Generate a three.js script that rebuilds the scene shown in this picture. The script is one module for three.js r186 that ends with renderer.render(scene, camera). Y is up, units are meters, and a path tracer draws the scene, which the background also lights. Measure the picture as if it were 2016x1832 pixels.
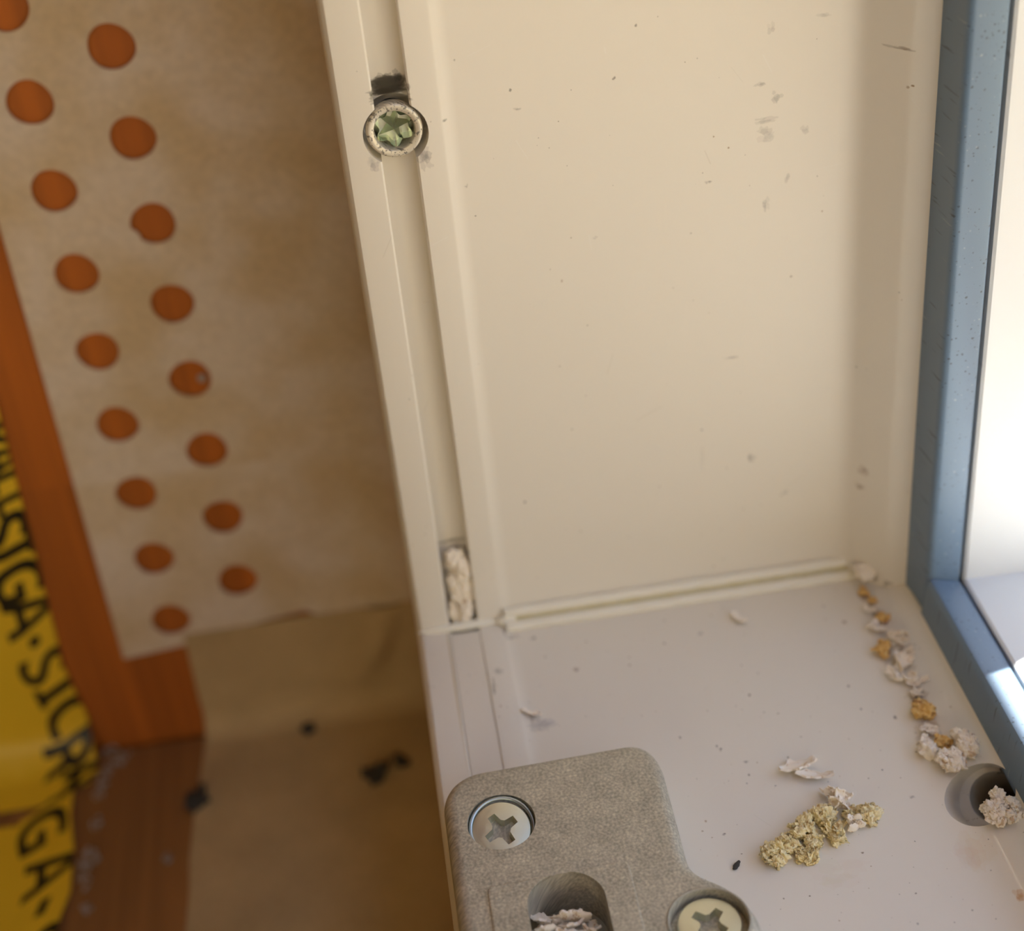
import * as THREE from 'three';
import { RectAreaLightUniformsLib } from 'three/addons/lights/RectAreaLightUniformsLib.js';
import { ImprovedNoise } from 'three/addons/math/ImprovedNoise.js';
import { mergeGeometries, mergeVertices, toCreasedNormals } from 'three/addons/utils/BufferGeometryUtils.js';
import { FontLoader } from 'three/addons/loaders/FontLoader.js';
import { Brush, Evaluator, SUBTRACTION } from 'three-bvh-csg';

// The inner bottom corner of a window frame whose sash is out. x runs along the sill away from the jamb, y up, z from the outdoors into the room.
// x = 0 is the jamb's rebate surface, y = 0 the sill's, z = 0 the frame's edge on the room side. Lengths below are written in millimetres.
RectAreaLightUniformsLib.init();
const scene = new THREE.Scene();
const renderer = new THREE.WebGLRenderer({ antialias: true });
renderer.toneMapping = THREE.LinearToneMapping;
renderer.toneMappingExposure = 1.0;
renderer.shadowMap.enabled = true;

// ---- camera
const camera = new THREE.PerspectiveCamera(2 * Math.atan(916 / 3145.3) * 180 / Math.PI, 2016 / 1832, 0.01, 200);
camera.position.set(0.16960, 0.14151, -0.00348);
camera.up.set(-0.55212, 0.82111, -0.14511);
camera.lookAt(0.16960 - 0.82389, 0.14151 - 0.56385, -0.00348 - 0.05612);
camera.focus = 0.181;
camera.userData.fStop = 14.5;

const FILL_LAMP = 5.6;   // brightness of the fill lamp added in the room

// ---- sky, sun
{
  const w = 64, h = 64, d = new Float32Array(w * h * 4);
  for (let j = 0; j < h; j++) {
    const e = Math.max(0, Math.sin(((j + 0.5) / h - 0.5) * Math.PI)), k = Math.pow(1 - e, 2.2);
    for (let i = 0; i < w; i++) d.set([0.42 + 0.45 * k, 0.62 + 0.32 * k, 1.0 + 0.05 * k, 1], (j * w + i) * 4);
  }
  const sky = new THREE.DataTexture(d, w, h, THREE.RGBAFormat, THREE.FloatType);
  sky.mapping = THREE.EquirectangularReflectionMapping; sky.magFilter = THREE.LinearFilter; sky.needsUpdate = true;
  scene.background = sky; scene.backgroundIntensity = 1.8;
}
const sun = new THREE.DirectionalLight(new THREE.Color(1, 0.975, 0.88), 18);
sun.position.set(-0.4472 * 0.6428, 0.766, -0.8944 * 0.6428).multiplyScalar(3);
sun.castShadow = true; sun.shadow.radius = 0.8;
Object.assign(sun.shadow.camera, { left: -2, right: 2, top: 2, bottom: -2, near: 0.1, far: 12 });
sun.shadow.mapSize.set(4096, 4096);
scene.add(sun, sun.target);

// ---- helpers
const MM = 0.001;
const noise = new ImprovedNoise();
function rng(seed) { let a = seed >>> 0; return () => { a = (a + 0x6D2B79F5) >>> 0; let t = a; t = Math.imul(t ^ (t >>> 15), t | 1); t ^= t + Math.imul(t ^ (t >>> 7), t | 61); return ((t ^ (t >>> 14)) >>> 0) / 4294967296; }; }
const fbm = (x, y, z, o = 4) => { let s = 0, a = 1, t = 0; for (let k = 0; k < o; k++) { s += a * noise.noise(x, y, z); t += a; a *= 0.5; x *= 2.03; y *= 2.03; z *= 2.03; } return s / t; };
const taken = {};
const numbered = (n) => { const k = taken[n] = (taken[n] ?? -1) + 1; return k ? `${n}_${String(k).padStart(3, '0')}` : n; };
const lit = (o) => { o.castShadow = o.receiveShadow = true; return o; };
// a geometry in millimetres becomes one named mesh
function mesh(name, geometry, material, parent = scene) {
  geometry.scale(MM, MM, MM);
  const m = lit(new THREE.Mesh(geometry, material));
  m.name = parent === scene ? numbered(name) : name;
  parent.add(m);
  return m;
}
function tag(o, label, category, group, kind) {
  Object.assign(o.userData, { label, category });
  if (group) o.userData.group = group;
  if (kind) o.userData.kind = kind;
  return o;
}
function thing(name, [x, y, z], label, category, group, kind) {
  const g = new THREE.Group(); g.name = numbered(name); g.position.set(x * MM, y * MM, z * MM); scene.add(g);
  return tag(g, label, category, group, kind);
}
const box = (x0, x1, y0, y1, z0, z1) => new THREE.BoxGeometry(x1 - x0, y1 - y0, z1 - z0).translate((x0 + x1) / 2, (y0 + y1) / 2, (z0 + z1) / 2);
const join = (list) => mergeGeometries(list.map((g) => { const n = g.index ? g.toNonIndexed() : g; for (const k of Object.keys(n.attributes)) if (!['position', 'normal', 'uv'].includes(k)) n.deleteAttribute(k); return n; }));
function setUV(g, f) {
  const p = g.attributes.position, uv = new Float32Array(p.count * 2);
  for (let i = 0; i < p.count; i++) { const [u, v] = f(p.getX(i), p.getY(i), p.getZ(i)); uv[2 * i] = u; uv[2 * i + 1] = v; }
  g.setAttribute('uv', new THREE.BufferAttribute(uv, 2));
  return g;
}
// profile [[z, h], ...] swept up the jamb (h along x) or along the sill (h along y)
function sweep(profile, from, to, along, crease = 0.5) {
  const area = profile.reduce((s, p, i) => { const q = profile[(i + 1) % profile.length]; return s + p[0] * q[1] - q[0] * p[1]; }, 0);
  const pts = (area < 0 ? profile.slice().reverse() : profile).map(([z, h]) => new THREE.Vector2(z, h));
  let g = new THREE.ExtrudeGeometry(new THREE.Shape(pts), { depth: to - from, bevelEnabled: false, steps: 1 });
  const m = new THREE.Matrix4();
  if (along === 'y') m.makeBasis(new THREE.Vector3(0, 0, 1), new THREE.Vector3(1, 0, 0), new THREE.Vector3(0, 1, 0)).setPosition(0, from, 0);
  else m.makeBasis(new THREE.Vector3(0, 0, 1), new THREE.Vector3(0, 1, 0), new THREE.Vector3(-1, 0, 0)).setPosition(to, 0, 0);
  g.applyMatrix4(m);
  g = toCreasedNormals(g, crease);
  return setUV(g, along === 'y' ? (x, y, z) => [(z + 100) / 128, y / 128] : (x, y, z) => [(z + 100) / 128, x / 128]);
}
function sheet(nu, nv, at, t) {   // a bent sheet of thickness t: at(u, v) is its upper face
  const P = [], idx = [], e = 1e-3, a = new THREE.Vector3(), b = new THREE.Vector3(), n = new THREE.Vector3(), pos = [], uv = [];
  for (const side of [0, 1]) for (let j = 0; j <= nv; j++) for (let i = 0; i <= nu; i++) {
    const u = i / nu, v = j / nv, p = at(u, v);
    a.fromArray(at(Math.min(1, u + e), v)).sub(new THREE.Vector3().fromArray(at(Math.max(0, u - e), v)));
    b.fromArray(at(u, Math.min(1, v + e))).sub(new THREE.Vector3().fromArray(at(u, Math.max(0, v - e))));
    n.crossVectors(a, b).normalize().multiplyScalar(side ? -t : 0);
    pos.push(p[0] + n.x, p[1] + n.y, p[2] + n.z); uv.push(u, v);
  }
  const N = (nu + 1) * (nv + 1), id = (i, j, s) => s * N + j * (nu + 1) + i;
  const quad = (A, B, C, D) => idx.push(A, B, C, A, C, D);
  for (let j = 0; j < nv; j++) for (let i = 0; i < nu; i++) { quad(id(i, j, 0), id(i + 1, j, 0), id(i + 1, j + 1, 0), id(i, j + 1, 0)); quad(id(i, j, 1), id(i, j + 1, 1), id(i + 1, j + 1, 1), id(i + 1, j, 1)); }
  for (let i = 0; i < nu; i++) { quad(id(i, 0, 1), id(i + 1, 0, 1), id(i + 1, 0, 0), id(i, 0, 0)); quad(id(i, nv, 0), id(i + 1, nv, 0), id(i + 1, nv, 1), id(i, nv, 1)); }
  for (let j = 0; j < nv; j++) { quad(id(0, j, 0), id(0, j + 1, 0), id(0, j + 1, 1), id(0, j, 1)); quad(id(nu, j, 1), id(nu, j + 1, 1), id(nu, j + 1, 0), id(nu, j, 0)); }
  const g = new THREE.BufferGeometry();
  g.setAttribute('position', new THREE.Float32BufferAttribute(pos, 3)); g.setAttribute('uv', new THREE.Float32BufferAttribute(uv, 2)); g.setIndex(idx);
  return toCreasedNormals(g, 0.7);
}
// a crumb: a rough lump, its base near y = 0
function lump(seed, sx, sy, sz, rough = 0.35, freq = 1.6, detail = 5, crease = 0) {
  let g = mergeVertices(new THREE.IcosahedronGeometry(1, detail).deleteAttribute('normal').deleteAttribute('uv'));
  const p = g.attributes.position, v = new THREE.Vector3(), o = seed * 7.31;
  for (let i = 0; i < p.count; i++) {
    v.fromBufferAttribute(p, i);
    const k = 1 + rough * 1.6 * fbm(v.x * freq + o, v.y * freq - o, v.z * freq + 2 * o, 4) + rough * 0.5 * Math.abs(noise.noise(v.x * freq * 4 + o, v.y * freq * 4, v.z * freq * 4));
    p.setXYZ(i, v.x * k * sx, v.y * k * sy, v.z * k * sz);
  }
  if (crease) g = toCreasedNormals(g, crease); else { g.computeVertexNormals(); g = g.toNonIndexed(); }
  return setUV(g, (x, y, z) => [(x + 0.7 * y) / 8 + seed * 0.37, (z + 0.7 * y) / 8 + seed * 0.61]);
}
// a curled shaving: a thin bent flake
function flake(seed, l, w, t, curl = 0.5) {
  const r = rng(seed * 977 + 5), p1 = r() * 6, p2 = r() * 6, k = (r() - 0.5) * 0.8;
  return sheet(14, 8, (u, v) => {
    const s = (u - 0.5) * l, edge = Math.max(0.12, Math.pow(Math.sin(Math.PI * (0.06 + 0.88 * u)), 0.6)) * (0.8 + 0.3 * Math.sin(u * 9 + p1) * (v > 0.5 ? 1 : 0.4) + 0.15 * Math.sin(u * 23 + p2)), q = (v - 0.5) * w * edge;
    return [s, curl * (4 * (s / l) ** 2 * l * 0.35 - 0.1 * l) + curl * 1.6 * q * q / w + k * q + 0.06 * l * noise.noise(u * 3 + seed, v * 3, seed), -q];
  }, t);
}
function cluster(seed, n, spread, make) {
  const r = rng(seed * 131 + 7), list = [];
  for (let i = 0; i < n; i++) {
    const g = make(seed * 17 + i, r), a = r() * 6.28, d = Math.sqrt(r());
    g.applyMatrix4(new THREE.Matrix4().makeRotationFromEuler(new THREE.Euler((r() - 0.5) * 2.4, r() * 6.28, (r() - 0.5) * 2.4)));
    g.translate(Math.cos(a) * d * spread[0], r() * spread[1], Math.sin(a) * d * spread[2]);
    list.push(g);
  }
  return join(list);
}
function canvas(w, h, draw) {
  const c = document.createElement('canvas'); c.width = w; c.height = h; draw(c.getContext('2d'), w, h);
  const t = new THREE.CanvasTexture(c); t.colorSpace = THREE.SRGBColorSpace; t.wrapS = t.wrapT = THREE.RepeatWrapping; t.magFilter = THREE.LinearFilter;
  return t;
}
function field(n, f, srgb) {   // n x n texture from f(u, v) -> grey or [r, g, b] in 0..1
  const d = new Uint8Array(n * n * 4);
  for (let j = 0; j < n; j++) for (let i = 0; i < n; i++) {
    let c = f((i + 0.5) / n, (j + 0.5) / n); if (typeof c === 'number') c = [c, c, c];
    d.set([c[0] * 255, c[1] * 255, c[2] * 255, 255].map((x) => Math.max(0, Math.min(255, x))), (j * n + i) * 4);
  }
  const t = new THREE.DataTexture(d, n, n); t.wrapS = t.wrapT = THREE.RepeatWrapping; t.magFilter = THREE.LinearFilter; t.needsUpdate = true;
  if (srgb) t.colorSpace = THREE.SRGBColorSpace;
  return t;
}
function blotch(c, x, y, rx, ry, style, seed, alpha = 1) {   // an irregular spot
  const r = rng(seed * 31 + 3); c.globalAlpha = alpha; c.fillStyle = style; c.beginPath();
  const n = 14, a0 = r() * 6;
  for (let i = 0; i <= n; i++) { const a = a0 + i / n * 6.2832, k = i === n ? 0 : r(); const f = 0.6 + 0.6 * (i === n ? rng(seed * 31 + 3)() * 0 + 0.5 : k); c[i ? 'lineTo' : 'moveTo'](x + Math.cos(a) * rx * f, y + Math.sin(a) * ry * f); }
  c.fill(); c.globalAlpha = 1;
}

// ---- materials
const px = 2048 / 128;   // pixels per millimetre on the plastic's maps: u is z + 100, v the length, both over 128 mm
const soften = 0.36;
function plasticMap(spots, seed, count) {
  return canvas(2048, 2048, (c, w, h) => {
    c.fillStyle = '#f0e8da'; c.fillRect(0, 0, w, h);
    const r = rng(seed);
    for (let i = 0; i < count; i++) {   // fine dirt
      const s = 0.6 + 2.4 * r() * r(); blotch(c, r() * w, r() * h, s, s * (0.6 + r()), ['#6b5a48', '#8a6a48', '#4d463f', '#7d7466'][Math.floor(r() * 4)], i + 1, 0.25 + 0.5 * r());
    }
    for (let i = 0; i < 70; i++) { c.globalAlpha = 0.10 + 0.1 * r(); c.strokeStyle = r() < 0.5 ? '#a89a86' : '#ffffff'; c.lineWidth = 0.8 + r(); const x = r() * w, y = r() * h, a = r() * 6.28, l = 10 + 50 * r(); c.beginPath(); c.moveTo(x, y); c.lineTo(x + l * Math.cos(a), y + l * Math.sin(a)); c.stroke(); }
    c.globalAlpha = 1;
    spots.forEach(([z, s, rz, rs, col, al, n = 5], i) => { for (let k = 0; k < n; k++) blotch(c, (z + 100 + (r() - 0.5) * rz * 1.3) * px, h - (s + (r() - 0.5) * rs * 1.3) * px, rz * px * (0.35 + 0.4 * r()), rs * px * (0.35 + 0.4 * r()), col, seed + i * 50 + k, al * soften * (0.4 + 0.6 * r())); });
  });
}
const grime = '#5c5446', grey = '#7b766c', brown = '#6a4a30';
const jambSpots = [
  [-31.1, 75.1, 0.2, 0.2, '#40382e', 0.9], [-11.7, 72.9, 0.4, 0.25, grey, 0.6], [-20, 73, 0.5, 0.2, grey, 0.4], [-47.6, 72.1, 0.9, 0.35, grey, 0.5], [-49.8, 70.4, 0.7, 0.8, grey, 0.45],
  [-48.4, 67.7, 1.6, 0.4, grey, 0.45], [-48.4, 66, 1.1, 1.0, grey, 0.35], [-53.2, 65.9, 0.5, 0.5, grey, 0.4], [-48.7, 57.1, 0.5, 0.9, grey, 0.5], [-41.6, 60.9, 0.4, 0.25, '#4d453a', 0.6],
  [-46.6, 20.8, 0.6, 0.8, grey, 0.6], [-51, 14.2, 0.5, 0.5, grey, 0.3], [-60.9, 18.2, 0.5, 0.8, brown, 0.4], [-60.6, 15.4, 0.5, 0.7, brown, 0.35], [-44, 36.4, 1, 0.3, grey, 0.35], [-27.8, 55.8, 0.3, 0.3, grey, 0.3],
  [-51, 60.2, 0.4, 1, grey, 0.25], [-49.1, 78.4, 0.4, 0.7, grey, 0.35], [-55, 79.2, 0.8, 0.25, grey, 0.4], [-62.2, 76.2, 1.1, 0.3, '#4a3a28', 0.6], [-13.3, 64.6, 0.25, 0.25, grey, 0.5], [-40, 22, 0.3, 3, grey, 0.12, 3],
  [-6, 77.0, 1.9, 1.0, '#4a4438', 0.75, 60], [-6, 76.3, 1.9, 0.5, '#453f34', 0.8, 36], [-7.2, 77.9, 0.5, 0.8, '#2c2822', 0.6, 9], [-8.9, 68.8, 0.7, 1.3, '#5a5652', 0.5, 9], [-3.3, 69.0, 0.8, 1.0, '#7e7a78', 0.4, 8], [-7.4, 7.8, 0.4, 1.2, '#3b3020', 0.8, 6], [-6, 12.8, 1.9, 0.35, '#4d4433', 0.5, 8], [-7.2, 2.5, 0.5, 0.9, '#4a3e2c', 0.7, 6], [-4.5, 3, 0.2, 1.5, '#4a4234', 0.5, 5],
  [-61.8, 1.5, 1.0, 1.0, '#4a3822', 0.7, 9], [-63.5, 0.8, 0.7, 0.8, '#3c2e1c', 0.6, 5],
];
const sillSpots = [
  [-34.8, 30, 0.25, 0.3, '#3f372d', 0.9], [-37.4, 32.8, 0.4, 0.3, grey, 0.7], [-32, 43.5, 0.2, 0.2, '#4a3a2c', 0.8], [-19.7, 11.5, 0.5, 0.6, brown, 0.4], [-37.5, 8.2, 0.5, 0.4, grey, 0.5], [-56.4, 10.7, 0.4, 0.6, brown, 0.55],
  [-54.8, 42.4, 0.5, 0.3, grey, 0.5], [-57.1, 29.3, 0.25, 0.4, '#43392c', 0.8], [-12.4, 3.4, 1.3, 0.6, grey, 0.5], [-15, 4.1, 0.5, 0.5, grey, 0.6], [-11.4, 2, 0.25, 1.6, '#4f4a42', 0.5], [-9.6, 10, 0.7, 0.6, grey, 0.6, 6], [-8.6, 13, 0.25, 2, '#4d473d', 0.6], [-13.9, 21, 1.6, 1.3, '#8f8f92', 0.45, 8], [-12.6, 19.4, 0.4, 1.6, '#8d7c66', 0.4],  // the wide bluish grey spot paints the shadow beside the standing flake
  [-60.6, 6, 0.9, 1.2, '#6e4c2a', 0.6, 8], [-61, 9, 0.9, 2, '#7d5e3a', 0.45, 8], [-60.8, 21, 1.6, 1.6, '#7d623f', 0.4, 9], [-60.6, 26.6, 1.4, 1.5, '#6f5535', 0.45, 9], [-61.5, 17.5, 1.6, 1.2, '#5e4930', 0.45, 8], [-60, 33, 1.6, 2.2, '#8a6f49', 0.35, 10], [-61, 37, 2, 1.6, '#7c6140', 0.4, 8], [-59, 53, 2.4, 4, '#c69a62', 0.12, 8], [-61, 59, 0.7, 0.8, '#b5651f', 0.6, 5], [-43, 52, 3, 2, '#b59a4a', 0.08, 8],
  [-3.7, 12, 0.16, 14, '#b09a66', 0.45, 18], [-8.1, 14, 0.12, 10, '#b8aa86', 0.3, 10],
];
const plasticBump = field(256, (u, v) => 0.5 + 0.5 * fbm(u * 14, v * 14, 3.3, 3));
plasticBump.repeat.set(2, 2);
const plastic = (map) => new THREE.MeshPhysicalMaterial({ map, roughness: 0.42, bumpMap: plasticBump, bumpScale: 0.00002, specularIntensity: 0.8 });
const M = {};
M.jamb = plastic(plasticMap(jambSpots, 11, 260));
M.sill = plastic(plasticMap(sillSpots, 23, 1100));
M.white = new THREE.MeshPhysicalMaterial({ color: 0xf3efe6, roughness: 0.45 });
M.weld = new THREE.MeshPhysicalMaterial({ color: 0xf6efdd, roughness: 0.4 });
M.weldGroove = new THREE.MeshPhysicalMaterial({ color: 0xd9cda0, roughness: 0.5 });
M.outer = new THREE.MeshPhysicalMaterial({ roughness: 0.38, map: canvas(512, 512, (c, w, h) => { c.fillStyle = '#eef2f6'; c.fillRect(0, 0, w, h); const r = rng(77); for (let i = 0; i < 160; i++) { const s = 0.5 + 1.5 * r() * r(); blotch(c, r() * w, r() * h, s, s, '#6a6a6a', i, 0.5); } }) });
M.rubber = new THREE.MeshPhysicalMaterial({ roughness: 0.36, map: canvas(2048, 2048, (c, w, h) => { c.fillStyle = '#738aa3'; c.fillRect(0, 0, w, h); const r = rng(91); for (let i = 0; i < 26000; i++) { const s = 0.6 + 2.2 * r() ** 3; blotch(c, r() * w, r() * h, s, s, r() < 0.8 ? '#3f444a' : '#b5bcc2', i, 0.25 + 0.4 * r()); } }) });
const castNoise = (u, v) => 0.5 + 0.7 * fbm(u * 40, v * 40, 1.7, 4);
M.cast = new THREE.MeshPhysicalMaterial({ metalness: 0.4, roughness: 0.5, bumpMap: field(512, castNoise), bumpScale: 0.00006,
  map: field(512, (u, v) => { const n = fbm(u * 90, v * 90, 8.1, 3), m = fbm(u * 12, v * 12, 2.2, 3), k = 0.75 + 0.10 * m + 0.22 * n; return [k, k * 0.97, k * 0.88]; }, true) });
M.zinc = new THREE.MeshPhysicalMaterial({ color: new THREE.Color(0.78, 0.78, 0.62), metalness: 0.9, roughness: 0.38, bumpMap: field(128, (u, v) => 0.5 + 0.5 * fbm(u * 9, v * 9, 5, 3)), bumpScale: 0.00003 });
M.zincBlue = new THREE.MeshPhysicalMaterial({ color: new THREE.Color(0.5, 0.58, 0.62), metalness: 0.9, roughness: 0.35 });
M.zincTeal = new THREE.MeshPhysicalMaterial({ color: new THREE.Color(0.60, 0.74, 0.64), metalness: 1, roughness: 0.25 });
M.tin = new THREE.MeshPhysicalMaterial({ metalness: 0.5, roughness: 0.45, map: field(128, (u, v) => { const n = fbm(u * 22, v * 22, 4.4, 3), k = n > 0.2 ? 0.55 : 0.9; return [k, k * 0.96, k * 0.88]; }, true) });
const foamMap = field(128, (u, v) => { const n = fbm(u * 9, v * 9, 6.6, 4); return n > 0.24 ? [0.90, 0.77, 0.54] : [1.0, 0.93 + 0.05 * n, 0.72 + 0.2 * n]; }, true);
M.foam = new THREE.MeshPhysicalMaterial({ map: foamMap, roughness: 0.9, bumpMap: field(128, (u, v) => 0.5 + 0.7 * fbm(u * 16, v * 16, 9.3, 3)), bumpScale: 0.0002 });
M.foamDark = new THREE.MeshPhysicalMaterial({ map: field(128, (u, v) => { const n = fbm(u * 9, v * 9, 16.6, 4); return n > 0.2 ? [0.70, 0.50, 0.28] : [0.95 + 0.1 * n, 0.79 + 0.2 * n, 0.50 + 0.25 * n]; }, true), roughness: 0.9 });
M.shaving = new THREE.MeshPhysicalMaterial({ map: field(128, (u, v) => { const n = fbm(u * 8, v * 8, 26.6, 4); return n > 0.26 ? [0.86, 0.75, 0.62] : [1.0, 0.955, 0.885]; }, true), roughness: 0.9, specularIntensity: 0.3 });
M.dirt = new THREE.MeshPhysicalMaterial({ color: 0x45433f, roughness: 0.9 });
M.wood = new THREE.MeshPhysicalMaterial({ roughness: 0.6, map: field(512, (u, v) => { const g = fbm(u * 26, v * 3, 0.4, 4), s = fbm(u * 90, v * 5, 7, 2), k = 1 + 0.22 * g + 0.1 * s; return [0.70 * k, 0.385 * k, 0.11 * k]; }, true) });
M.sillWood = new THREE.MeshPhysicalMaterial({ roughness: 0.65, map: field(512, (u, v) => { const g = fbm(u * 14, v * 2.4, 3.4, 4), s = fbm(u * 60, v * 4, 17, 2), k = 1 + 0.3 * g + 0.12 * s; return [0.58 * k, 0.40 * k, 0.22 * k]; }, true) });
M.fleece = new THREE.MeshPhysicalMaterial({ roughness: 0.95, bumpMap: field(256, (u, v) => 0.5 + 0.6 * fbm(u * 40, v * 40, 2, 3)), bumpScale: 0.0001,
  map: field(512, (u, v) => { const n = fbm(u * 5 + 0.3, v * 5, 12, 4), t = Math.max(0, Math.min(1, (n + 0.2) / 0.5)); const q = 1 + 0.06 * fbm(u * 60, v * 60, 4, 2); return [(0.89 - 0.05 * t) * q, (0.83 - 0.08 * t) * q, (0.76 - 0.15 * t) * q]; }, true) });
M.sillFleece = new THREE.MeshPhysicalMaterial({ roughness: 0.95, bumpMap: M.fleece.bumpMap, bumpScale: 0.0001,
  map: field(512, (u, v) => { const n = fbm(u * 6 + 3.3, v * 6, 2, 4), q = 1 + 0.05 * fbm(u * 70, v * 70, 4, 2) + 0.10 * n; return [0.76 * q, 0.66 * q, 0.49 * q]; }, true) });
M.plaster = new THREE.MeshPhysicalMaterial({ color: 0xb5aaa0, roughness: 0.95 });
M.wall = new THREE.MeshStandardMaterial({ color: 0xc9ab86, roughness: 0.9 });
M.render = new THREE.MeshStandardMaterial({ color: 0xe9e2d4, roughness: 0.9 });
M.plank = new THREE.MeshStandardMaterial({ color: 0xb08a5c, roughness: 0.8 });
M.cladding = new THREE.MeshStandardMaterial({ color: 0xb9b086, roughness: 0.8 });
M.gravel = new THREE.MeshStandardMaterial({ color: 0xb9a68a, roughness: 1 });

// ---- the building: wall round the opening, room behind the camera, added sun blocker and bounce wall, ground outdoors
const W = 950, H = 700;   // clear opening of the frame
function structure(name, geometry, material) { const m = mesh(name, geometry, material); m.userData.kind = 'structure'; return m; }
structure('wall_left', setUV(join([box(-1500, -50, -900, 1500, 0.4, 100), box(-1500, -46, -900, 1500, -100, 0.3), box(-1500, 10, -900, 1500, -111.6, -100.1)]), (x, y, z) => [z / 110 + x / 900, y / 300]), M.wood);
structure('wall_right', join([box(W + 50, 2600, -900, 1500, 0.4, 100), box(W + 46, 2600, -900, 1500, -100, 0.3), box(W - 10, 2600, -900, 1500, -123, -100.1)]), M.wall);
structure('wall_bottom', setUV(join([box(-48.8, W + 50, -900, -57, 0.4, 100), box(-46, W + 46, -900, -52, -100, 0.3), box(10, W - 10, -900, 4, -123, -100.1)]), (x, y, z) => [z / 110 + y / 900, x / 260]), M.sillWood);
structure('wall_top', join([box(-50, W + 50, H + 57, 1500, 0.4, 100), box(-46, W + 46, H + 52, 1500, -100, 0.3), box(10, W - 10, H - 4, 1500, -123, -100.1)]), M.wall);
structure('wall_back', box(-1600, 2700, -1000, 1600, 3300, 3400), M.wall);
structure('wall_side_left', box(-1600, -1500, -1000, 1600, -123, 3300), M.wall);
structure('wall_side_right', box(2600, 2700, -1000, 1600, -123, 3300), M.wall);
structure('floor', box(-1600, 2700, -1000, -900, -123, 3400), M.plank);
structure('ceiling', box(-1600, 2700, 1500, 1600, -123, 3400), M.plank);
structure('ground', box(-20000, 20000, -1700, -1600, -40000, -124), M.gravel);
{
  // unseen board on two tubes, added to keep the sun off the inner frame
  const y0 = 250, z1 = -62.9 - y0 * 0.8944 * 0.8391;
  const g = thing('added_sun_blocker', [W / 2, -1600, z1], 'unseen board on steel tubes, added outside to shade the sill', 'added_sun_blocker', null, 'structure');
  mesh('shade_board', box(-1500, 900, y0 + 1600, y0 + 1830, 0, 30), M.plank, g);
  for (const x of [-1400, 850]) mesh('tube', new THREE.CylinderGeometry(24, 24, 2400, 20).translate(x, 1200, 56), M.zincBlue, g);
}
{
  // unseen boarded wall, added to bounce warm sunlight onto the jamb
  const g = thing('added_bounce_wall', [1500, -1600, -123], 'unseen wood-clad wall added outside to bounce warm sunlight', 'reflector', null, 'structure');
  for (let k = 0; k < 11; k++) mesh('cladding_board', box(0, 40, k * 200 + 3, k * 200 + 200, -6000, 0), M.cladding, g);
  mesh('core', box(30, 3000, 0, 2200, -6000, -1), M.cladding, g);
}

// ---- the window frame
const jambProfile = [[0.45, -45], [0.45, -1.1], [0.2, -0.5], [-0.3, -0.05], [-0.6, 0], [-3.9, 0], [-4.1, -0.2], [-4.1, -3], [-8, -3], [-8, -0.2], [-8.2, 0], [-11.2, 0], [-11.5, -0.08], [-12.2, -0.36], [-13.2, -0.45], [-57, -0.45], [-58.2, -0.3], [-59.2, 0.15], [-60, 1], [-63.1, 5.4], [-63.6, 5.85], [-66.03, 7], [-66.6, 6.8], [-66.6, 2], [-71.55, 2], [-71.55, 12.6], [-71.9, 12.9], [-100, 12.9], [-100, -45]];
const sillProfile = [[0.45, -50], [0.45, -1.1], [0.2, -0.5], [-0.3, -0.05], [-0.6, 0], [-3.9, 0], [-4.1, -0.2], [-4.1, -3], [-8, -3], [-8, -0.2], [-8.2, 0], [-11.2, 0], [-11.5, -0.08], [-12.2, -0.36], [-13.2, -0.45], [-57, -0.45], [-58.5, -0.42], [-60, -0.25], [-61.5, 0.05], [-63.4, 0.55], [-64.4, 0.75], [-64.7, 1.0], [-66.03, 1.6], [-66.6, 1.5], [-66.6, -3], [-71.55, -3], [-71.55, 5.7], [-71.9, 5.95], [-100, 5.0], [-100, -50]];
const win = thing('window_1', [0, 0, 0], 'white plastic window frame without its sash, welded at the corner', 'window frame', null, 'structure');
const csg = new Evaluator(); csg.attributes = ['position', 'normal', 'uv'];
const cut = (a, b) => { const A = new Brush(a), B = new Brush(b); A.updateMatrixWorld(); B.updateMatrixWorld(); return csg.evaluate(A, B, SUBTRACTION).geometry; };
const cylinder = (r0, r1, len, at, dir, n = 48) => new THREE.CylinderGeometry(r1, r0, len, n).applyQuaternion(new THREE.Quaternion().setFromUnitVectors(new THREE.Vector3(0, 1, 0), new THREE.Vector3(...dir).normalize())).translate(...at);
const SC = [72.6, -5.95];   // jamb screw: y, z
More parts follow.
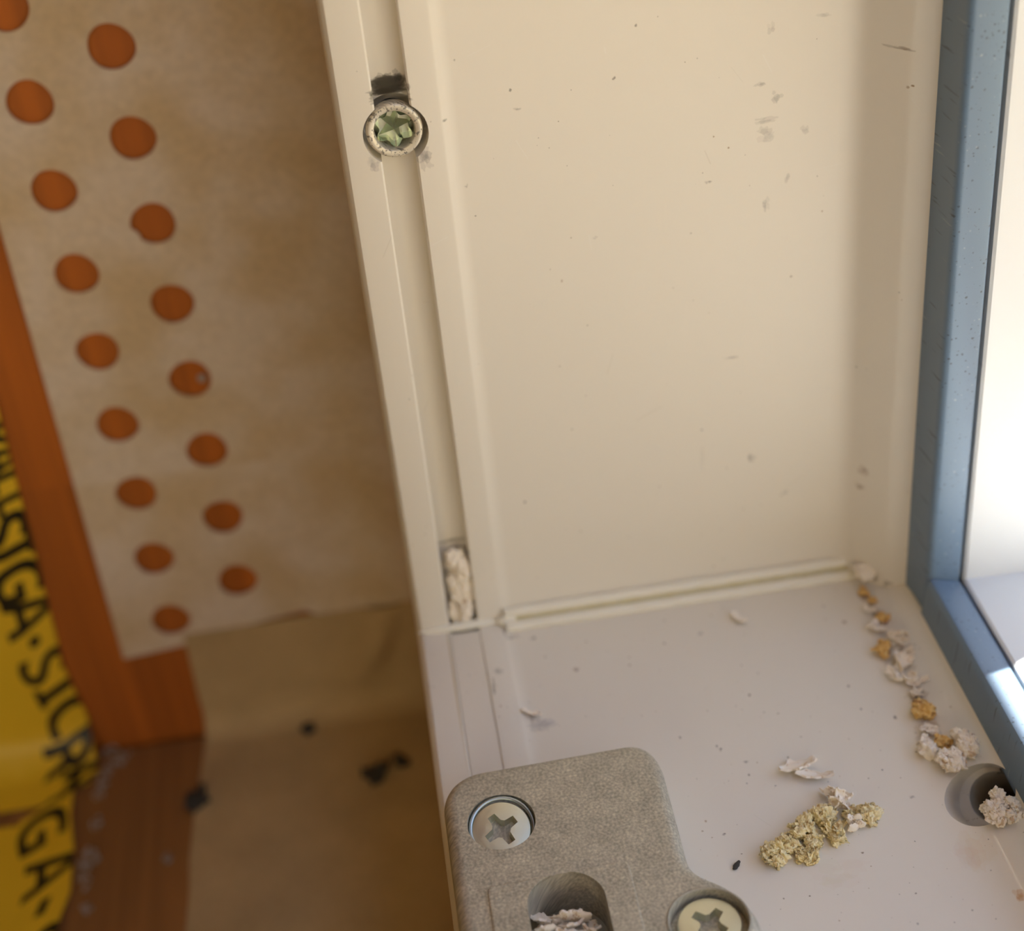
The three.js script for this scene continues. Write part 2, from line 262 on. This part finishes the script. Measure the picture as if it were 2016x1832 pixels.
{
  let jg = cut(sweep(jambProfile, -55, H + 55, 'y'), cylinder(3.7, 3.7, 6, [-2.2, SC[0] - 0.4, SC[1] - 0.1], [1, 0, 0]));
  jg = cut(jg, cylinder(1.9, 1.9, 30, [-14, SC[0], SC[1]], [1, 0, 0], 24));
  const jamb = mesh('jamb_profile', jg, M.jamb, win);
  const dir = [-0.42, -0.75, -0.5];
  let sg = cut(sweep(sillProfile, -4, W + 4, 'x'), cylinder(4.0, 4.0, 12, [44.2 + 0.42, 0.75, -62.5 + 0.5], dir));
  sg = cut(sg, cylinder(3.0, 3.0, 40, [44.2 - 4.2 - 0.5, -7.5, -62.4 - 5.0 - 0.6], dir, 32));
  const pocket = new THREE.Shape(); pocket.absarc(55.3, 12.1, 4.5, Math.PI / 2, Math.PI * 1.5, false); pocket.lineTo(70, 7.6); pocket.absarc(70, 12.1, 4.5, -Math.PI / 2, Math.PI / 2, false); pocket.closePath();
  sg = cut(sg, new THREE.ExtrudeGeometry(pocket, { depth: 30, bevelEnabled: false, curveSegments: 24 }).rotateX(-Math.PI / 2).translate(0, -25, 0));
  const sill = mesh('sill_profile', sg, M.sill, win);
  mesh('groove_cover', setUV(join([box(1.2, 140, -2.6, -0.04, -7.98, -4.13)]), (x, y, z) => [(z + 100) / 128, x / 128]), M.sill, sill);
  // the other side and the head close the frame
  const far = new THREE.Group(); far.name = 'far_side'; far.position.set(W * MM, H * MM, 0); far.rotation.z = Math.PI; win.add(far);
  const j2 = lit(new THREE.Mesh(sweep(jambProfile, 0, H, 'y').scale(MM, MM, MM), M.jamb)); j2.name = 'jamb_profile'; far.add(j2);
  const s2 = lit(new THREE.Mesh(sweep(sillProfile, 0, W, 'x').scale(MM, MM, MM), M.sill)); s2.name = 'head_profile'; far.add(s2);
  void jamb;
}
const gasketJamb = [[-66.0, 6.2], [-65.95, 7.1], [-66.2, 8.5], [-66.45, 12.0], [-66.62, 12.65], [-66.95, 12.95], [-67.4, 13.02], [-70.6, 13.0], [-70.98, 12.7], [-71.0, 4], [-66.7, 4]];
const gasketSill = [[-66.0, 0.9], [-65.95, 1.7], [-66.2, 3.0], [-66.45, 6.0], [-66.62, 6.6], [-66.95, 6.95], [-67.4, 7.0], [-70.6, 6.1], [-70.98, 5.8], [-71.0, -1], [-66.7, -1]];
mesh('gasket', sweep(gasketJamb, -4, H, 'y', 0.7), M.rubber, win).userData.label = 'grey rubber gasket up the jamb';
mesh('gasket', sweep(gasketSill, 13.2, W - 13, 'x', 0.7), M.rubber, win).userData.label = 'grey rubber gasket along the sill';
mesh('outer_jamb', sweep([[-71.6, 2], [-71.5, 12.7], [-71.85, 12.98], [-99.8, 12.98], [-99.8, 2]], 0, H, 'y'), M.outer, win);
mesh('outer_sill', sweep([[-71.6, -2], [-71.5, 5.8], [-71.85, 6.05], [-99.8, 5.1], [-99.8, -2]], 12.9, W - 12, 'x'), M.outer, win);
// weld bead: two ridges along the corner
for (const [ox, oy, seed] of [[0.15, 1.55, 1], [1.55, 0.1, 2], [0.3, 0.3, 5]]) {
  const pts = [];
  for (let k = 0; k <= 60; k++) { const z = -11.8 - k * 49.5 / 60; pts.push(new THREE.Vector3(ox - 0.1 + 0.12 * noise.noise(z * 0.4, seed, 0), oy - 0.1 + 0.12 * noise.noise(z * 0.4, seed, 5), z)); }
  const g = new THREE.TubeGeometry(new THREE.CatmullRomCurve3(pts), 120, 0.82, 12);
  const p = g.attributes.position;
  for (let i = 0; i < p.count; i++) { const z = p.getZ(i), a = p.getX(i) * 3 + p.getY(i) * 3; p.setX(i, p.getX(i) + 0.09 * noise.noise(z * 1.3, a, seed)); p.setY(i, p.getY(i) + 0.09 * noise.noise(z * 1.1, a, seed + 9)); }
  g.computeVertexNormals();
  mesh('weld_bead', g, seed === 5 ? M.weldGroove : M.weld, win);
}
mesh('weld_bead', join([lump(3, 0.7, 0.7, 6, 0.25, 1.5, 4).translate(0.0, 0.2, -6), lump(4, 0.9, 0.9, 1.4, 0.3, 1.5, 4).translate(0.4, 0.4, -12)]), M.weld, win);

// ---- screw in the jamb groove
{
  const g = thing('jamb_screw', [0, SC[0], SC[1]], 'deep six-lobed screw with tinned rim in the groove of the jamb', 'screw');
  g.rotation.z = -Math.PI / 2 + 0.0;   // local y points along +x
  const lathe = (pts, n = 64) => new THREE.LatheGeometry(pts.map(([a, b]) => new THREE.Vector2(a, b)), n);
  mesh('rim', setUV(lathe([[2.25, -3.2], [2.25, -0.5], [2.3, -0.15], [2.42, 0.02], [2.9, 0.1], [3.12, -0.02], [3.2, -0.3], [3.2, -0.9], [3.05, -1.8]]), (x, y, z) => [x / 6, z / 6 + y / 6]), M.tin, g);
  // six-lobed socket and the pointed star at its bottom
  const lobe = (r, k2) => { const q = []; for (let k = 0; k < 72; k++) { const a = k / 72 * 6.2832, f = r * (1 + k2 * Math.cos(6 * a)); q.push(new THREE.Vector2(f * Math.cos(a), f * Math.sin(a))); } return q; };
  const ring = new THREE.Shape(); ring.absarc(0, 0, 2.3, 0, 6.2832); ring.holes.push(new THREE.Path(lobe(1.95, 0.16)));
  mesh('socket', new THREE.ExtrudeGeometry(ring, { depth: 1.8, bevelEnabled: false, curveSegments: 48 }).rotateX(-Math.PI / 2).translate(0, -2.75, 0), M.zincTeal, g);
  const P = []; const tip = [0.1, -0.75, 0]; for (let k = 0; k < 10; k++) { const q = (i) => { const a = i / 10 * 6.2832 + 0.3, r = i % 2 ? 0.75 : 2.2; return [r * Math.cos(a), -2.6, -r * Math.sin(a)]; }; P.push(...tip, ...q(k), ...q(k + 1)); }
  const star = new THREE.BufferGeometry(); star.setAttribute('position', new THREE.Float32BufferAttribute(P, 3)); star.computeVertexNormals();
  mesh('socket_floor', join([setUV(star, (x, y, z) => [x, z]), new THREE.CylinderGeometry(2.4, 2.4, 0.4, 32).translate(0, -2.85, 0)]), M.zinc, g);
  mesh('shank', new THREE.CylinderGeometry(1.6, 1.2, 20, 24).translate(0, -13, 0), M.zincBlue, g);
}

// ---- cast bracket with its two screws
const BY = 6;
{
  const g = thing('corner_bracket', [0, 0, 0], 'grey die-cast metal hinge bracket screwed on the sill, with a slotted hole', 'bracket');
  const s = new THREE.Shape();   // shape x = X, y = -z
  s.moveTo(96, 1.0); s.lineTo(38.6, 1.0); s.bezierCurveTo(35.6, 1.1, 34.1, 3.0, 34.0, 5.4); s.lineTo(33.5, 22.4);
  s.bezierCurveTo(33.5, 24.6, 35.2, 25.4, 38.0, 25.5); s.lineTo(50.8, 25.3); s.bezierCurveTo(53.2, 25.3, 54.0, 26.0, 55.2, 27.4); s.bezierCurveTo(57, 29.9, 59.6, 30.9, 62, 30.9);
  s.bezierCurveTo(65, 30.9, 67, 29.4, 68.6, 27.4); s.bezierCurveTo(69.8, 25.8, 71, 25.3, 73, 25.3); s.lineTo(96, 25.3); s.closePath();
  let bg = new THREE.ExtrudeGeometry(s, { depth: BY - 3.0, bevelEnabled: true, bevelThickness: 1.5, bevelSize: 1.5, bevelOffset: -0.75, bevelSegments: 8, curveSegments: 20 }).rotateX(-Math.PI / 2).scale(1, 1, 1);
  // shape y became -z; lift so that the foot stands on the strip
  bg.translate(0, 1.5, 0);
  const slot = new THREE.Shape(); slot.absarc(55.3, 12.1, 4.25, Math.PI / 2, Math.PI * 1.5, false); slot.lineTo(70, 7.85); slot.absarc(70, 12.1, 4.25, -Math.PI / 2, Math.PI / 2, false); slot.closePath();
  const sg = new THREE.ExtrudeGeometry(slot, { depth: 12, bevelEnabled: false, curveSegments: 32 }).rotateX(-Math.PI / 2).translate(0, -3, 0);
  bg = cut(bg, sg);
  bg = cut(bg, cylinder(3.85, 4.0, 6, [42.0 + 0.34 * 1.0, BY - 2.2 + 3 * 0.94, -6.6], [0.34, 0.94, 0]));
  bg = cut(bg, cylinder(4.1, 4.25, 4, [60.5, BY - 1.7 + 2, -26.4], [0, 1, 0]));
  bg = toCreasedNormals(bg, 0.6);
  const body = mesh('body', setUV(bg, (x, y, z) => [x / 30 + y / 60, z / 30 + y / 40]), M.cast, g);
  // raised flat round the slot and the raised rims of the screw seats
  const plate = new THREE.Shape(); plate.moveTo(96, 3.9); plate.lineTo(52.4, 3.9); plate.quadraticCurveTo(51.4, 3.9, 51.4, 4.9); plate.lineTo(50.9, 18.4); plate.quadraticCurveTo(50.9, 19.6, 52, 19.6); plate.lineTo(96, 19.3); plate.closePath();
  mesh('boss', setUV(cut(new THREE.ExtrudeGeometry(plate, { depth: 0.2, bevelEnabled: true, bevelThickness: 0.1, bevelSize: 0.2, bevelOffset: -0.2, bevelSegments: 2, curveSegments: 32 }).rotateX(-Math.PI / 2).translate(0, BY - 0.06, 0), sg), (x, y, z) => [x / 30, z / 30]), M.cast, g);
  mesh('seat_rim', new THREE.TorusGeometry(4.3, 0.16, 10, 64).rotateX(Math.PI / 2).translate(60.5, BY, -26.4), M.cast, g);
  mesh('seat_rim', new THREE.TorusGeometry(3.62, 0.22, 10, 64).rotateX(Math.PI / 2).rotateZ(-0.35).translate(42.0, BY - 1.2, -6.6), M.zincBlue, g);
  void body;
}
function crossScrew(at, turn, label, tilt) {
  const g = thing('bracket_screw', at, label, 'screw', null);
  g.rotation.set(tilt[0], 0, tilt[1]);
  let head = new THREE.LatheGeometry([[0, -2.6], [1.7, -2.6], [3.35, -0.7], [3.45, -0.15], [3.3, 0.05], [2.6, 0.16], [1.4, 0.22], [0, 0.24]].map(([a, b]) => new THREE.Vector2(Math.max(a, 1e-4), b)), 64);
  const plus = new THREE.Shape(), L = 2.1, w = 0.62, c = 0.95;   // cross outline with filled inner corners
  [[L, -w * 0.8], [L, w * 0.8], [c, w], [w, c], [w * 0.8, L], [-w * 0.8, L], [-w, c], [-c, w], [-L, w * 0.8], [-L, -w * 0.8], [-c, -w], [-w, -c], [-w * 0.8, -L], [w * 0.8, -L], [w, -c], [c, -w]].forEach(([a, b], k) => plus[k ? 'lineTo' : 'moveTo'](a, b));
  const drive = new THREE.ExtrudeGeometry(plus, { depth: 3, bevelEnabled: false }), dp = drive.attributes.position;
  for (let k = 0; k < dp.count; k++) if (dp.getZ(k) < 1) { dp.setX(k, dp.getX(k) * 0.8); dp.setY(k, dp.getY(k) * 0.8); }
  drive.computeVertexNormals(); drive.rotateX(-Math.PI / 2).translate(0, -2.1, 0); drive.clearGroups();
  head.clearGroups(); head = cut(head, drive); head.clearGroups();
  mesh('head', toCreasedNormals(head, 0.5).rotateY(turn), M.zinc, g);
  mesh('washer', new THREE.LatheGeometry([[3.3, -1.75], [3.9, -1.75], [3.95, -1.4], [3.6, -1.0], [3.3, -0.95]].map(([a, b]) => new THREE.Vector2(a, b)), 64), M.zincBlue, g);
  mesh('shank', new THREE.CylinderGeometry(1.7, 1.7, 14, 24).translate(0, -8.5, 0), M.zincBlue, g);
  return g;
}
crossScrew([42.2, 4.75, -6.5], 0.5, 'cross-head screw in the bracket next to the room edge of the sill', [0.0, -0.35]);
crossScrew([60.3, 5.2, -26.5], 0.80, 'cross-head screw in the round lobe of the bracket', [0, -0.03]);

// ---- crumbs, shavings and dirt
const foamLabel = 'pale yellow crumb of insulating foam in the pile lying on the sill';
[[48.4, -36.8, 1.9, 1.3, 1.7, 1], [46.9, -38.8, 1.5, 0.9, 1.7, 2], [45.2, -40.8, 1.9, 1.2, 1.9, 3], [43.2, -43.8, 1.7, 1.3, 1.6, 4], [44.3, -48.9, 1.9, 1.1, 1.6, 5], [46.6, -44.3, 2.3, 0.8, 1.2, 6], [48.9, -40.4, 1.5, 0.7, 1.5, 7], [47.2, -41.8, 1.3, 0.9, 1.5, 8], [44.0, -46.9, 1.0, 0.8, 0.8, 9]].forEach(([x, z, a, b, c, s]) => {
  const m = mesh('foam_crumb', join([cluster(s, 7, [a * 0.6, b * 0.35, c * 0.6], (q, r) => lump(q, a * (0.3 + 0.25 * r()), b * (0.3 + 0.25 * r()), c * (0.3 + 0.25 * r()), 0.75, 2.6, 4)), cluster(s + 20, 8, [a * 0.7, b * 0.4, c * 0.7], (q, r) => flake(q, a * (0.7 + 0.5 * r()), a * (0.3 + 0.25 * r()), 0.3, 0.5))]), M.foam);
  m.position.set(x * MM, (b * 0.42 - 0.45) * MM, z * MM); tag(m, foamLabel, 'foam crumb', 'foam crumbs in the pile on the sill');
});
[[5.6, -60.7, 0.9, 1], [7.6, -61.2, 0.7, 2], [11.6, -61.3, 1.3, 3], [17.2, -59.4, 1.4, 4], [18.4, -59.4, 1.0, 5], [29.6, -60.4, 2.0, 6], [35.4, -61.0, 1.3, 7]].forEach(([x, z, a, s]) => {
  const m = mesh('foam_crumb', join([cluster(s + 40, 6, [a * 0.55, a * 0.25, a * 0.55], (q, r) => lump(q, a * (0.3 + 0.2 * r()), a * 0.3, a * (0.3 + 0.2 * r()), 0.75, 2.4, 4)), cluster(s + 60, 5, [a * 0.6, a * 0.3, a * 0.6], (q, r) => flake(q, a * (0.6 + 0.5 * r()), a * 0.45, 0.25, 0.5))]), M.foamDark);
  m.position.set(x * MM, (a * 0.2) * MM, z * MM); tag(m, 'amber crumb of foam in the dirty valley beside the rubber gasket', 'foam crumb', 'amber foam crumbs in the valley by the gasket');
});
{
  const m = mesh('plastic_shaving', join([flake(3, 4.6, 2.4, 0.25, 0.35).rotateY(1.75), flake(5, 4.4, 1.5, 0.25, 0.4).rotateY(1.3).translate(1.9, 0, -1.6)]), M.shaving);
  m.position.set(35.2 * MM, 0.25 * MM, -43.0 * MM); tag(m, 'white curled plastic shaving with two lobes lying on the sill', 'shaving');
  const n = mesh('plastic_shaving', cluster(9, 6, [1.2, 0.6, 1.0], (q, r) => flake(q, 2 + r() * 1.5, 1.2 + r(), 0.2, 0.5)), M.shaving);
  n.position.set(41.5 * MM, 0.3 * MM, -46.3 * MM); tag(n, 'white torn shavings at the upper end of the foam pile', 'shaving');
  const o = mesh('plastic_shaving', cluster(10, 5, [1.0, 0.4, 0.9], (q, r) => flake(q, 1.6 + r(), 1 + r() * 0.6, 0.2, 0.5)), M.shaving);
  o.position.set(45.6, 0, 0); o.position.set(45.8 * MM, 0.2 * MM, -46.4 * MM); tag(o, 'white shavings caught between the yellow foam crumbs', 'shaving');
}
[[13.4, -59.8, 1.2], [15.4, -61.2, 1.3], [16.2, -62.6, 1.2], [20.6, -60.4, 1.4], [22.6, -59.6, 1.1], [24.3, -61.2, 1.5], [26.8, -60.6, 1.1], [19.2, -61.9, 1.0], [9.4, -60.4, 0.8], [33.0, -60.2, 1.0]].forEach(([x, z, a], i) => {
  const m = mesh('plastic_shaving', cluster(60 + i, 4, [a * 0.8, a * 0.4, a * 0.8], (q, r) => flake(q, a * (1.2 + r()), a * (0.8 + 0.6 * r()), 0.25, 0.5)).scale(1, 0.6, 1), M.shaving);
  m.position.set(x * MM, (a * 0.25) * MM, z * MM); tag(m, 'small white shavings in the dirty valley beside the rubber gasket', 'shaving', 'white shavings in the valley by the gasket');
});
const clumps = [
  ['white clump of shavings on the weld at the frame corner', [3.6, 1.9, -61.4], [1.1, 1.0, 1.3], 16, 1.7, 71],
  ['broken white flake beside the small amber crumb near the drilled hole', [36.0, 0.2, -58.9], [0.8, 0.3, 0.8], 5, 2.4, 72],
  ['white crumbly clump of shavings on the rim of the drilled hole', [39.0, 0.7, -60.7], [1.6, 0.8, 1.5], 26, 1.6, 73],
  ['tall white ridge of shavings between the drilled hole and the gasket', [36.8, 1.2, -63.0], [2.2, 0.7, 1.0], 16, 2.0, 74],
  ['fluffy white clump of shavings hanging over the mouth of the drilled hole', [47.9, 0.9, -63.2], [2.2, 1.0, 2.0], 44, 1.6, 75],
];
for (const [label, at, spread, n, size, seed] of clumps) {
  const g = join([cluster(seed, Math.ceil(n / 4), spread, (q, r) => flake(q, size * (0.7 + r() * 0.7), size * (0.5 + 0.4 * r()), 0.35, 0.4)), cluster(seed + 100, n, spread.map((x) => x * 0.85), (q, r) => lump(q, size * (0.25 + 0.25 * r()), size * (0.2 + 0.2 * r()), size * (0.25 + 0.25 * r()), 0.6, 2.2, 4))]);
  const m = mesh('shaving_clump', g, M.shaving); m.position.set(...at.map((x) => x * MM)); tag(m, label, 'shavings');
}
{
  const a = mesh('shaving_clump', join([...Array(22).keys()].map((q) => { const r = rng(q + 810); return (q % 2 ? lump(q + 5, 0.9, 1.4, 0.9, 0.6, 1.8, 4) : flake(q + 81, 3.2, 1.6, 0.3, 0.5).rotateZ(1.2 + r())).rotateX((r() - 0.5) * 0.8).translate(0.4 * r(), -5.2 + 10.6 * q / 22, (r() - 0.5) * 2.2); })), M.shaving);
  a.position.set(-1.35 * MM, 6.2 * MM, -6.1 * MM); tag(a, 'white shavings stuffed in the groove of the jamb above the weld', 'shavings');
  const b = mesh('shaving_clump', join([...Array(15).keys()].map((q) => { const r = rng(q + 830); return flake(q + 83, 3.2 + 1.4 * r(), 2.4 + r(), 0.3, 0.4).rotateX((r() - 0.5) * 1.2).rotateZ(0.6 + 0.5 * r()).translate(53.9 + 0.3 * q, 1.9 + 1.6 * r(), -9.2 - (q % 4) * 1.2 - r() * (q > 5 ? 2.2 : 0.6)); }).concat([flake(99, 5, 0.5, 0.25, 0.2).rotateZ(1.0).translate(54.2, 2.6, -13.4)])), M.shaving);
  tag(b, 'white shavings stuffed in the slotted hole of the bracket', 'shavings');
  for (const [x, z, l, w, s, turn, label] of [[6.7, -43, 2.6, 1.8, 91, 0.4, 'thin white flake on the sill below the weld'], [18.8, -12.9, 2.6, 1.3, 92, 1.0, 'white flake standing on the sill above the bracket']]) {
    const f = mesh('plastic_flake', flake(s, l, w, 0.15, 0.35).rotateY(turn), M.shaving); f.position.set(x * MM, 0.0, z * MM); tag(f, label, 'flake');
  }
  const d = mesh('dirt_chip', lump(95, 0.75, 0.18, 0.28, 0.4, 1.5, 4).rotateY(-0.7), M.dirt); d.position.set(48.4 * MM, -0.3 * MM, -32.3 * MM); tag(d, 'small dark chip on the sill between bracket and foam pile', 'dirt');
}

// ---- reveal of the wall on the room side
const XW = -50, YW = -57;
{
  // perforated membrane: holes 6.3 mm wide in two rows, 13.35 mm apart; lower edge torn near the frame
  const s = new THREE.Shape();   // shape x = z, y = Y
  s.moveTo(52.4, -36.6); s.lineTo(50.9, 140); s.lineTo(0.9, 140); s.lineTo(0.9, -45.5); s.quadraticCurveTo(4, -42, 7.6, -35); s.quadraticCurveTo(10, -37, 12, -37.2); s.quadraticCurveTo(16, -35, 20, -31.9); s.lineTo(31, -33.3); s.lineTo(41, -35.5); s.closePath();
  const r = rng(5);
  for (const [z, y0] of [[42.8, -29.6], [30.1, -23.3]]) for (let k = 0; k < 12; k++) {
    const y = y0 + 13.35 * k; if (y > 132) continue;
    const p = new THREE.Path(), a0 = r() * 6;
    for (let i = 0; i <= 40; i++) { const a = a0 - i / 40 * 6.2832, q = 3.28 * (1 + 0.02 * Math.sin(3 * a + a0)) * (z < 40 && k === 5 && Math.abs(a - a0 + 2.2) < 0.3 ? 0.86 : 1); p[i ? 'lineTo' : 'moveTo'](z + q * Math.cos(a), y + q * Math.sin(a)); }
    s.holes.push(p);
  }
  let g = new THREE.ExtrudeGeometry(s, { depth: 0.4, bevelEnabled: false, curveSegments: 10 });
  g.applyMatrix4(new THREE.Matrix4().makeBasis(new THREE.Vector3(0, 0, 1), new THREE.Vector3(0, 1, 0), new THREE.Vector3(-1, 0, 0))).translate(XW + 0.9, 0, 0);
  const m = mesh('perforated_membrane', setUV(g, (x, y, z) => [z / 80, y / 80]), M.fleece);
  tag(m, 'pale fleece membrane with two rows of round holes on the wooden reveal', 'membrane');
  const bit = mesh('plaster_crumb', lump(301, 0.5, 0.7, 0.6, 0.4, 1.5, 4), M.plaster); bit.position.set((XW + 0.5) * MM, 16.4 * MM, 28.4 * MM); tag(bit, 'tiny pale crumb stuck inside a hole of the perforated membrane', 'crumb');
}
const corner = (s, r = 4, off = 0.5) => {   // path down the reveal and out along the sill board; s = 0 is the corner
  const k = r * (Math.PI / 2 - 0) / 2, X = XW + off, Y = YW + off;
  if (s < -k) return [X, Y + r - (s + k)];
  if (s > k) return [X + r + (s - k), Y];
  const a = (s + k) / (2 * k) * Math.PI / 2; return [X + r - r * Math.cos(a), Y + r - r * Math.sin(a)];
};
{
  const m = mesh('corner_membrane', sheet(60, 90, (u, v) => {
    const sT = -22.2 + 82 * v, edge = 41.5 + 2.2 * Math.max(0, Math.min(1, (sT + 4) / 30)) + 0.35 * noise.noise(v * 9, 3, 1);
    const z = edge + (0.9 - edge) * u, w = 0.5 * fbm(z * 0.09, sT * 0.07, 4, 3) + (sT < 0 ? 7 * Math.exp(-(((z - 7.5 - 0.35 * (sT + 20)) / 3.2) ** 2)) * Math.exp(-(((sT + 15) / 7) ** 2)) : 0);
    const [x, y] = corner(sT, 5, 0.45); return sT < 0 ? [x + w * 0.5 + 0.15, y + 0.1, z] : [x, y + w * 0.6 + 0.25, z];
  }, 0.4), M.sillFleece);
  setUV(m.geometry, (x, y, z) => [z / 0.07, (x - y) / 0.07]);
  tag(m, 'tan fleece membrane folded over the corner between reveal and sill board', 'membrane');
}
const font = await new FontLoader().loadAsync('fonts/droid/droid_sans_bold.typeface.json');
// yellow sealing tape, printed along its length
function tapeMap(s0, s1, width, prints) {
  return canvas(2048, 1024, (c, w, h) => {
    const kx = w / (s1 - s0), ky = h / width;
    c.fillStyle = '#ecc32c'; c.fillRect(0, 0, w, h);
    const r = rng(s1 + 200);
    for (let i = 0; i < 60; i++) blotch(c, r() * w, r() * h, 20 + 60 * r(), 8 + 20 * r(), r() < 0.5 ? '#dcae1a' : '#f2d048', i, 0.25);
    c.fillStyle = '#17140f';
    for (const [ch, sc, wc, size] of prints) {
      const shapes = font.generateShapes(ch, size / 0.72), all = shapes.flatMap((q) => q.getPoints(6)); if (!all.length) continue;
      const xs = all.map((p) => p.x), cx = (Math.min(...xs) + Math.max(...xs)) / 2;
      c.beginPath();
      for (const q of shapes) for (const pts of [q.getPoints(6), ...q.getPointsHoles(6)]) { pts.forEach((p, i) => c[i ? 'lineTo' : 'moveTo'](((p.x - cx) * 1.08 + sc - s0) * kx, (wc + size / 2 - p.y) * ky)); c.closePath(); }
      c.fill('evenodd');
    }
  });
}
function tape(name, s0, s1, edge, prints, label, lift, ends = [0, 0], off = 0.55) {
  const width = 60, m = mesh(name, sheet(110, 24, (u, v) => {
    const wv = v * width, sT = s0 + (s1 - s0) * u + ends[0] * (1 - u) * (v < 0.16 ? (0.16 - v) / 0.16 : 0) + ends[1] * u * (v < 0.1 ? 1 - v / 0.1 : 0);
    const z = edge(sT) + wv, b = lift * Math.max(0, fbm(sT * 0.07 + 3, wv * 0.08, 6, 3)) * (0.3 + 0.7 * Math.min(1, wv / 8));
    const [x, y] = corner(sT, 7, off), [x2, y2] = corner(sT, 7, off + 1); return [x + (x2 - x) * b, y + (y2 - y) * b, z];
  }, 0.3), new THREE.MeshPhysicalMaterial({ roughness: 0.42, map: tapeMap(s0, s1, width, prints) }));
  const uv = m.geometry.attributes.uv; for (let i = 0; i < uv.count; i++) uv.setY(i, 1 - uv.getY(i));
  return tag(m, label, 'tape');
}
const lerpTable = (t) => (s) => { if (s <= t[0][0]) return t[0][1]; for (let i = 1; i < t.length; i++) if (s <= t[i][0]) { const [a, b] = t[i - 1], [c, d] = t[i]; return b + (d - b) * (s - a) / (c - a); } return t[t.length - 1][1]; };
const cs = (Y) => -(Y - YW);   // height on the reveal -> distance from the corner
tape('sealing_tape', -150, 11, lerpTable([[-150, 58.6], [cs(15.3), 60], [cs(-8), 61.2], [cs(-31), 62.4], [cs(-38), 62.9], [cs(-44), 62.4], [cs(-50), 61.6], [0, 61.8], [4, 61], [9, 63.6], [20, 63.8]]),
  [...'SIGA·SICRALL'].map((ch, i) => [ch, [cs(-9.4), cs(-13.9), cs(-20.1), cs(-27.3), cs(-33.2), cs(-39.3), cs(-45.3), cs(-51.6), 2.2, 8.4, 15, 21][i], [5.2, 5, 4.8, 4.6, 4.8, 4.3, 3.6, 3.8, 5.6, 2.6, 70, 70][i], 6.4])
    .concat([...'SIGA·SICRALL'].map((ch, i) => [ch, cs(42 - 4.3 * i), 1.9, 4.2])).concat([...'SIGA·SICRALL'].map((ch, i) => [ch, cs(-4 - 6.4 * i), 26, 6.4])),
  'yellow sealing tape with black lettering running down the wooden reveal', 0.9, [0, -4]);
tape('sealing_tape', 15, 130, lerpTable([[14, 65], [22, 63.6], [32, 63.2], [37, 64.4], [130, 64.6]]),
  [...'SIGA-SICRALL'].map((ch, i) => [ch, [7, 13.4, 19.8, 30.2, 37.5, 45, 51, 57, 64, 71, 78, 84][i], [6.6, 6.6, 6.1, 4.7, 3.7, 4.5, 4.5, 4.5, 4.5, 4.5, 4.5, 4.5][i], 6.2]).concat([...'SIGA-SICRALL'].map((ch, i) => [ch, 26 + i * 6.4, 27, 6.4])),
  'yellow sealing tape with black lettering lying on the wooden sill board', 0.9, [-6.5, 0], 0.62);
// plaster crumbs and dirt on the sill board
[[-48.4, 59.4, 1.2], [-46, 57.6, 1.1], [-47, 56.2, 0.8], [-44.4, 59.2, 1.0], [-41.2, 60.0, 1.3], [-38, 60.6, 0.9], [-31.4, 60.6, 1.1], [-23.4, 60.8, 1.5], [-21.6, 61.6, 1.2], [-18, 61.4, 1.1], [-12.4, 60.3, 0.9], [-20.6, 47.7, 0.8]].forEach(([x, z, a], i) => {
  const m = mesh('plaster_crumb', cluster(140 + i, 16, [a * 1.5, a * 0.2, a * 1.1], (q, r) => lump(q, a * (0.12 + 0.25 * r() * r()), a * (0.12 + 0.15 * r()), a * (0.12 + 0.25 * r() * r()), 0.5, 2, 3)), M.plaster);
  m.position.set(x * MM, (YW + 0.15 * a) * MM, z * MM); tag(m, 'pale plaster crumbs scattered on the wooden sill board beside the tape', 'plaster crumb', 'plaster crumbs on the sill board');
});
[[-45.5, 23.6, 1.2, 1.1, 'round dark dirt spot on the tan membrane'], [-32.3, 42.6, 1.9, 1.5, 'dark grey lump on the edge of the tan membrane'], [-31.2, 12.2, 1.6, 2.2, 'black double smear on the tan membrane near the frame'], [-33.9, 7.5, 1.4, 1.0, 'small black smear next to the double smear on the membrane']].forEach(([x, z, a, b, label], i) => {
  const m = mesh('dirt_lump', cluster(170 + i, 4, [a * 0.45, 0.15, b * 0.45], (q, r) => lump(q, a * (0.9 + 0.6 * r()), 0.5, b * (0.9 + 0.6 * r()), 0.6, 1.8, 4)), M.dirt);
  m.position.set(x * MM, (YW + 0.8) * MM, z * MM); tag(m, label, 'dirt');
});

// ---- unseen fill lamp, added to warm the light from the room
{
  const g = thing('added_fill_lamp', [2600, 700, 900], 'unseen square fill lamp added inside the room for warm light', 'lamp');
  mesh('housing', box(-50, 0, -320, 320, -320, 320), M.outer, g);
  const warm = new THREE.Color(1, 0.86, 0.55);
  mesh('diffuser', box(-56, -50, -300, 300, -300, 300), new THREE.MeshStandardMaterial({ color: 0xffffff, emissive: warm, emissiveIntensity: 2 }), g);
  const L = new THREE.RectAreaLight(warm, FILL_LAMP, 0.6, 0.6); L.position.set(-0.06, 0, 0); L.rotation.y = Math.PI / 2; g.add(L);
}
renderer.render(scene, camera);
